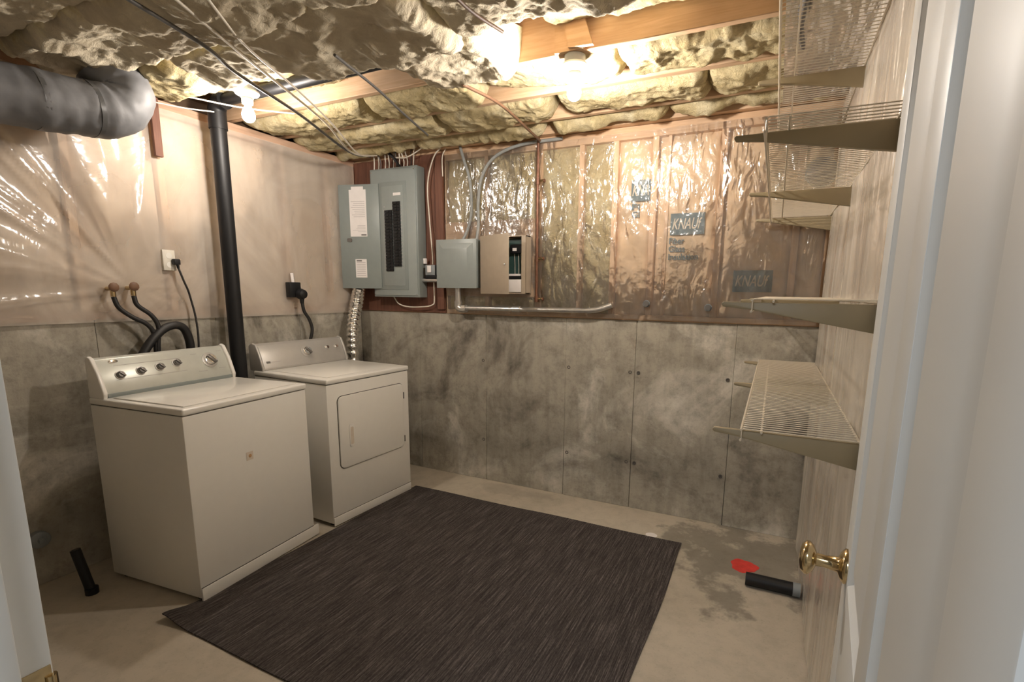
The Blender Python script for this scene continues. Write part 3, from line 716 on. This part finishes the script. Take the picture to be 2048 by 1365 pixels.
t = thing('alarm_cabinet', 'beige metal cabinet with its door ajar over a circuit board', 'cabinet', (1.228, 0, 1.425))
MB().box((0, -.03, 0), (.352, -.01, .385)).box((0, -.10, 0), (.006, -.03, .385)).box((.346, -.10, 0), (.352, -.03, .385)).box((0, -.10, 0), (.352, -.03, .006)).box((0, -.10, .379), (.352, -.03, .385)).box((.32, -.101, 0), (.352, -.095, .385)).build('box', M['beige'], t)
dm = MT((.0, -.101, 0)) @ Matrix.Rotation(math.radians(-24), 4, 'Z')
ad = MB().box((0, -.003, -.004), (.325, .0, .389), dm).build('cabinet_door', M['beige'], t, bevel=.001)
MB().lathe([(.006, 0), (.006, .004), (.003, .006)], MT(dm @ Vector((.285, -.003, .19))) @ Matrix.Rotation(PI/2, 4, 'X'), 12).build('lock', M['chrome'], ad)
MB().box((.20, -.055, .12), (.338, -.05, .37)).build('circuit_board', M['pcb'], t)
MB().box((.225, -.085, .27), (.31, -.052, .33)).build('relay', M['black'], t, bevel=.003)
MB().box((.245, -.088, .285), (.275, -.084, .305)).build('chip_label', M['paper'], t)
MB().box((.20, -.095, .01), (.335, -.035, .095)).build('battery', M['paper'], t, bevel=.003)
MB().box((.20, -.080, .10), (.335, -.035, .118)).build('terminal_strip', M['black'], t)
MB().box((.20, -.082, .120), (.335, -.04, .133)).build('white_strip', M['paper'], t)
for x in (.25, .28, .30): MB().tube([(x, -.06, .13), (x+.004, -.068, .19), (x-.004, -.06, .27)], .0015, 6).build('board_wire', M['cable_w'], t)

# service conduit along the sill
t = thing('metal_conduit', 'silver conduit elbowing out below the junction box along the sill', 'conduit', (1.02, -.06, 1.315))
MB().tube([(-.012, 0, .148), (-.012, 0, .03)], .022, 16).build('upright', M['galv'], t)
MB().tube(smooth_path([(-.012, 0, .05), (-.010, 0, .01), (.02, 0, -.008), (.06, .0, -.002)]), .028, 16).build('elbow', M['galv'], t)
MB().tube([(.05, 0, 0), (1.0, .005, .006)], .016, 14).build('run', M['galv'], t)
MB().tube([(.44, 0, .0025), (.50, 0, .003)], .021, 14).build('coupling', M['galv'], t)
MB().tube(smooth_path([(.99, .005, .006), (1.06, .01, .015), (1.15, .025, .045)]), .018, 14).build('end_bend', M['galv'], t)

# copper water pipe with two valves
t = thing('water_pipe', 'thin brown copper pipe running down a stud of the back wall', 'pipe', (1.632, -.035, 1.30))
MB().tube([(0, 0, .09), (0, 0, 1.13)], .0095, 12).build('pipe', M['copper'], t)
for z, s in ((.86, 1), (.36, 1), (.09, -1)):
    MB().tube([(0, 0, z-.02), (0, 0, z+.02)], .014, 12).build('fitting', M['copper'], t)
    MB().tube([(0, 0, z), (.045, -.0, z+.004)], .007, 10).build('branch', M['brass'], t)
    MB().lathe([(.012, 0), (.013, .006), (.006, .010)], MT((.045, 0, z)) @ Matrix.Rotation(PI/2, 4, 'Y'), 10).build('valve_handle', M['copper'], t)
for (x, z) in ((2.39, 1.375), (2.76, 1.36)):
    t = thing('pipe_stub', 'dark pipe end poking through the plastic near the %s' % ('third printed batt from the right' if x < 2.5 else 'sill below the right printed batt'), 'pipe stub', (x, -.02, z))
    MB().tube([(0, .01, 0), (0, -.02, 0)], .018, 14).build('stub', M['cable_g'], t)
    MB().lathe([(.022, 0), (.022, .006)], MT((0, -.002, 0)) @ Matrix.Rotation(PI/2, 4, 'X'), 14).build('collar', M['pvc'], t)

# round cap in the back right corner behind the shelves
t = thing('round_vent_cap', 'dark round vent cap on the back wall behind the upper shelf', 'vent', (3.285, -.012, 2.085))
MB().lathe([(.070, 0), (.070, .012), (.060, .020), (.0, .022)], Matrix.Rotation(PI/2, 4, 'X'), 28).build('cap', M['cable_g'], t)
MB().lathe([(.078, 0), (.078, .005)], Matrix.Rotation(PI/2, 4, 'X'), 28).build('flange', M['pvc'], t)
# foil dryer duct
t = thing('foil_duct', 'shiny corrugated foil dryer duct rising behind the dryer corner', 'duct', (0, 0, 0))
pth = smooth_path([(.145, -.27, .45), (.155, -.265, .90), (.150, -.245, 1.15), (.120, -.17, 1.32), (.085, -.095, 1.45), (.09, -.080, 1.58), (.12, -.078, 1.72)], 22)
rr = [.044+.007*math.sin(i*PI/2.0) for i in range(len(pth))]
MB().tube(pth, rr, 24).build('foil_hose', M['foil'], t, ang=80)
MB().tube([pth[0], pth[0]+Vector((-.0, -.14, -.0))], .047, 20).build('dryer_collar', M['galv'], t)

# ------------------------------------------------------------------ outlets, plugs, hoses on the left wall
M['aged']=plain('aged_white', (.66, .62, .54), .5)
t = thing('wall_outlet', 'white outlet plate in the plastic above the washer with a black plug', 'outlet', (.03, -1.455, 1.585))
MB().box((-.02, -.032, -.056), (.003, .032, .056)).build('cover_plate', M['aged'], t, bevel=.002)
for z in (-.025, .025): MB().lathe([(.016, 0), (.016, .002)], MT((.002, 0, z)) @ Matrix.Rotation(PI/2, 4, 'Y'), 14).build('socket', M['porcelain'], t)
cord1 = cable([(.045, -1.425, 1.565), (.06, -1.42, 1.52), (.06, -1.405, 1.47), (.055, -1.385, 1.42), (.05, -1.37, 1.36), (.055, -1.36, 1.28), (.065, -1.36, 1.18), (.07, -1.37, 1.05), (.08, -1.40, .85)], .0055, M['rubber'], 'thin black power cord hanging from the white outlet behind the washer', name='power_cord', cat='cord')
t = thing('power_plug', 'small black plug pushed into the white outlet', 'plug', (.035, -1.43, 1.575))
MB().box((0, -.016, -.014), (.03, .016, .018)).build('plug_body', M['black'], t, bevel=.004)
MB().tube([(.018, .004, -.01), (.02, .006, -.035)], [.009, .006], 10).build('strain_relief', M['black'], t)
t = thing('dryer_outlet', 'black surface-mounted outlet box above the dryer', 'outlet', (.03, -.672, 1.43))
MB().box((-.01, -.045, -.052), (.035, .045, .052)).build('outlet_box', M['black'], t, bevel=.004)
MB().tube([(.012, .0, .05), (.005, -.0, .115)], .011, 12).build('clamp', M['paper'], t)
t = thing('dryer_plug', 'big round black dryer plug on the black outlet box', 'plug', (.067, -.645, 1.40))
MB().lathe([(.036, 0), (.038, .02), (.030, .045), (.018, .052)], Matrix.Rotation(PI/2, 4, 'Y'), 18).build('plug_body', M['black'], t)
MB().tube([(.02, .0, -.02), (.02, .0, -.065)], [.018, .012], 12).build('strain_relief', M['black'], t)
cord2 = cable([(.087, -.645, 1.345), (.09, -.635, 1.28), (.095, -.60, 1.22), (.10, -.585, 1.15), (.095, -.60, 1.08), (.08, -.62, 1.0), (.07, -.63, .85)], .011, M['rubber'], 'thick black dryer cord hanging down behind the dryer', name='power_cord', cat='cord')
for i, (y, z) in enumerate(((-1.755, 1.425), (-1.665, 1.430))):
    t = thing('washer_valve', '%s brass washer valve poking through the plastic sheet' % ('left' if i == 0 else 'right'), 'valve', (.02, y, z))
    MB().tube([(-.02, 0, 0), (.05, 0, 0)], .011, 12).build('valve_body', M['brass'], t)
    MB().tube([(.045, 0, .006), (.045, 0, -.04)], .012, 12).build('spout', M['brass'], t)
    MB().lathe([(.022, 0), (.024, .006), (.018, .012), (.005, .014)], MT((.055, 0, .008)) @ Matrix.Rotation(PI/2, 4, 'Y'), 10).build('valve_handle', M['brown'], t)
cable([(.065, -1.755, 1.385), (.07, -1.74, 1.33), (.08, -1.69, 1.28), (.085, -1.63, 1.24), (.085, -1.60, 1.18), (.085, -1.60, 1.05), (.09, -1.60, .8)], .012, M['rubber'], 'black rubber water hose from the left washer valve', name='water_hose', cat='hose')
cable([(.065, -1.665, 1.390), (.07, -1.655, 1.34), (.08, -1.60, 1.285), (.085, -1.575, 1.22), (.09, -1.59, 1.12), (.09, -1.60, .95), (.11, -1.62, .8)], .012, M['rubber'], 'black rubber water hose from the right washer valve', name='water_hose', cat='hose')
cable([(.10, -1.73, .85), (.10, -1.70, 1.02), (.095, -1.63, 1.14), (.085, -1.54, 1.215), (.08, -1.46, 1.22), (.075, -1.42, 1.15), (.07, -1.41, 1.0), (.06, -1.40, .80)], .022, M['rubber'], 'thick black drain hose arching behind the washer', name='drain_hose', cat='hose', n=14)
tag(MB().tube([(.05, -1.41, 0.0), (.05, -1.41, 1.08)], .030, 16).build('standpipe', M['black']), 'black standpipe behind the washer taking the drain hose', 'pipe')

def under(o, p):
    o.parent = p; o.matrix_parent_inverse = Matrix.Translation(-p.location); o.name = 'cord'
    for k in ('label', 'category'):
        if k in o: del o[k]
    return o
for o in list(COL.objects):
    if o.name == 'power_plug': under(cord1, o); o['label'] = 'small black plug in the white outlet with its thin cord hanging down'
    if o.name == 'dryer_plug': under(cord2, o); o['label'] = 'big round black dryer plug with a thick cord on the black outlet box'
# stub pipe on the floor left of the washer, white cleanout by the wall
t = thing('floor_pipe_stub', 'short dark pipe leaning out of the floor left of the washer', 'pipe stub', (.30, -2.10, 0))
MB().tube([(0, 0, 0), (-.025, -.01, .11), (-.05, -.02, .22)], .020, 14).build('pipe', M['black'], t)
MB().lathe([(.026, 0), (.026, .03)], MT((0, 0, 0)), 14).build('coupling', M['black'], t)
t = thing('cleanout_cap', 'pale round cleanout cap low on the concrete wall left of washer', 'pipe cap', (.0, -2.16, .235))
MB().lathe([(.04, 0), (.04, .03), (.032, .034), (.0, .036)], MT((.002, 0, 0)) @ Matrix.Rotation(PI/2, 4, 'Y'), 18).build('cap', M['pvc'], t)
MB().box((.036, -.010, -.010), (.055, .010, .010)).build('square_nut', M['pvc'], t, bevel=.002)
# black pipe by the right wall
t = thing('black_floor_pipe', 'black foam-sleeved pipe lying on the floor by the right wall', 'pipe', (3.10, -.635, .034))
MB().tube([(0, 0, 0), (.215, 0, 0)], .032, 20).build('sleeve', M['black'], t)
MB().tube([(.212, 0, 0), (.245, 0, 0)], .0335, 20).build('collar', M['pvc'], t)

# ------------------------------------------------------------------ wire shelves
def shelf(z, y0, y1, label):
    x0, x1 = 3.065, RX-.022
    t = thing('wire_shelf', label, 'wire shelf', (x1, (y0+y1)/2, z), 0, 'tan wire shelves on the right wall')
    X = lambda x: x-x1
    Y = lambda y: y-(y0+y1)/2
    cw = MB(); n = int((y1-y0)/.0245)
    for i in range(n+1):
        y = Y(y0+(y1-y0)*i/n)
        cw.tube([(X(x1), y, .003), (X(x0)+.004, y, .003), (X(x0), y, .0), (X(x0), y, -.030)], .0016, 5)
    o = cw.build('cross_wires', M['wire'], t, ang=60); o['kind'] = 'stuff'
    for nm, x, zz, r in (('front_rail', x0-.002, 0, .0033), ('front_rail', x0-.002, -.030, .0033), ('deck_rail', x0+.050, -.003, .0030), ('back_rail', x1, .0, .0033)):
        MB().tube([(X(x), Y(y0)-.002, zz), (X(x), Y(y1)+.002, zz)], r, 8).build(nm, M['wire'], t)
    for by in (y0+.025 if z < 1.5 else y0+.10, -.87, y1-.03):
        poly = [(X(x1)+.004, -.006), (X(2.99), -.006), (X(2.985), -.012), (X(2.99), -.019), (X(3.06), -.026), (X(x1)+.004, -.078)]
        MB().prism(poly, Y(by)-.008, Y(by)+.008, 'xz').build('bracket', M['bracket'], t, bevel=.002)
    return t
shelf(1.070, -1.715, -.055, 'lowest tan wire shelf, seen from above, with tapered brackets')
shelf(1.426, -1.715, -.055, 'second wire shelf up, at eye level, seen edge-on')
shelf(1.855, -1.785, -.055, 'third wire shelf up, seen from below across the printed batt')
shelf(2.275, -1.785, -.055, 'topmost wire shelf, close under the joists')
for y in (-1.69, -.87, -.085):
    st = MB().box((RX-.0185, y-.010, .98), (RX-.0135, y+.010, 2.33)).build('shelf_standard', M['wire'], None, bevel=.001, seg=1)
    tag(st, {-1.69: 'upright slotted track on the right wall nearest the door', -.87: 'upright slotted track on the right wall at the shelves\' middle', -.085: 'upright slotted track on the right wall in the far corner'}[y], 'shelf track')

# ------------------------------------------------------------------ white panelled door, standing open
hx, hy = 3.213, -2.94; fx, fy = 3.280, -2.127
dang = math.atan2(fy-hy, fx-hx); DW = math.hypot(fx-hx, fy-hy)
t = thing('door_1', None, None, (hx, hy, 0), dang); t['kind'] = 'structure'
H_ = 2.02; T = .034      # visible face at local y=0 (towards the room), body behind it at y<0
def slab(n, x0, x1, z0, z1, y0=-T, y1=0, bev=.0015): return MB().box((x0, y0, z0), (x1, y1, z1)).build(n, M['doorp'], t, bevel=bev)
slab('stile', 0, .108, .012, H_); slab('stile', DW-.108, DW, .012, H_); 
mx0, mx1 = DW/2-.047, DW/2+.047
rails = [(.012, .235), (.78, .95), (1.90, H_)]
for z0, z1 in rails: slab('rail', .108, DW-.108, z0, z1)
for (z0, z1) in ((.235, .78), (.95, 1.90)):
    slab('mullion', mx0, mx1, z0, z1)
    for x0, x1 in ((.108, mx0), (mx1, DW-.108)):
        p = MB(); r = [(0, -.001), (.010, -.009), (.020, -.010), (.050, -.003)]
        vs = []; fs = []
        for ins, yy in r: vs += [(x0+ins, yy, z0+ins), (x1-ins, yy, z0+ins), (x1-ins, yy, z1-ins), (x0+ins, yy, z1-ins)]
        for i in range(len(r)-1):
            for k in range(4): a = i*4+k; b = i*4+(k+1) % 4; fs.append((a, b, b+4, a+4))
        fs.append((12, 13, 14, 15)); p.add(vs, fs)
        p.box((x0, -.028, z0), (x1, -.018, z1))
        p.build('door_panel', M['doorp'], t, ang=25)
kx = DW-.060
KM = MT((kx, 0, .962)) @ Matrix.Rotation(-PI/2, 4, 'X')
MB().lathe([(.031, 0), (.031, .004), (.024, .010), (.014, .014), (.0110, .034), (.012, .048), (.024, .053), (.0305, .060), (.0305, .066), (.024, .073), (.010, .076), (.0, .0765)], KM, 32).build('knob', M['brass'], t, ang=60)
MB().box((DW-.001, -.028, .932), (DW+.001, -.006, .992)).build('latch_plate', M['brass'], t)
for z in (.25, 1.0, 1.8): MB().tube([(-.006, -.002, z-.045), (-.006, -.002, z+.045)], .006, 10).build('hinge', M['brass'], t)
# door frame
t = MB().box((2.36, YF-.117, 0), (2.410, YF-.001, 2.058)).box((2.355, YF-.117, 2.02), (3.26, YF-.001, 2.058)).build('trim_1', M['jamb'], bevel=.002); t['kind'] = 'structure'
MB().box((2.410, YF-.066, 0), (2.422, YF-.030, 2.02)).build('door_stop', M['jamb'], t, bevel=.002)
sp = MB().box((2.4095, YF-.036, .955), (2.4115, YF-.003, 1.017)).build('strike_plate', M['brass'], t, bevel=.0005)
MB().tube([(2.411, YF-.004, .970), (2.411, YF-.004, 1.005)], .0055, 10).build('strike_lip', M['brass'], t)
t = MB().box((3.262, YF-.117, 0), (3.29, YF-.006, 2.058)).build('trim_2', M['redwood'], bevel=.002); t['kind'] = 'structure'  # hinge-side jamb; its dark board colour stands in for the unlit gap there

# ------------------------------------------------------------------ cables and strips under the joists
def zc(x, y, d=0): return 2.36
cable([(1.20, -2.15, 2.33), (1.08, -1.83, 2.34), (.95, -1.62, 2.345), (.76, -1.14, 2.345), (.50, -.55, 2.33), (.40, -.25, 2.38)], .0075, M['cable_g'], 'dark grey cable slung under the ceiling from the top left towards the panel')
cable([(1.34, -2.10, 2.335), (1.15, -1.72, 2.335), (1.02, -1.46, 2.34), (.81, -1.02, 2.335), (.52, -.55, 2.325), (.43, -.25, 2.38)], .0055, M['cable_w'], 'pale cable slung under the ceiling beside the dark grey one')
cable([(1.43, -2.05, 2.34), (1.24, -1.78, 2.335), (1.06, -1.42, 2.34), (.84, -1.0, 2.33), (.55, -.52, 2.32), (.46, -.25, 2.38)], .0045, M['cable_w'], 'thin pale cable, rightmost of those slung toward the panel')
cable([(.20, -1.62, 2.40), (.30, -1.45, 2.40), (.42, -1.22, 2.40), (.55, -1.0, 2.42)], .004, M['cable_w'], 'white cable crossing behind the black pipe elbow')
cable([(.12, -1.60, 2.37), (.22, -1.42, 2.365), (.30, -1.30, 2.37)], .0035, M['cable_w'], 'short white cable by the duct end and pipe elbow')
cable([(1.50, -1.60, 2.33), (1.36, -1.22, 2.36), (1.22, -.86, 2.375), (1.10, -.5, 2.38)], .006, M['cable_g'], 'dark strap across the joists left of the ceiling middle', name='ceiling_strap', cat='strap')
cable([(1.72, -1.05, 2.385), (1.75, -.75, 2.39), (1.70, -.3, 2.39), (1.66, -.07, 2.40)], .008, M['brown'], 'brown pipe running under the joists toward the copper riser', name='overhead_pipe', cat='pipe')
cable([(2.14, -1.80, 2.345), (2.13, -1.62, 2.35), (2.14, -1.42, 2.37)], .006, M['brown'], 'dull brown strap hanging at the top edge between the dusty batts', name='ceiling_strap', cat='strap')
cable([(3.14, -1.35, 2.39), (3.12, -1.0, 2.38), (3.14, -.75, 2.40), (3.13, -.6, 2.42)], .010, M['cable_g'], 'black cable hanging above the topmost wire shelf')
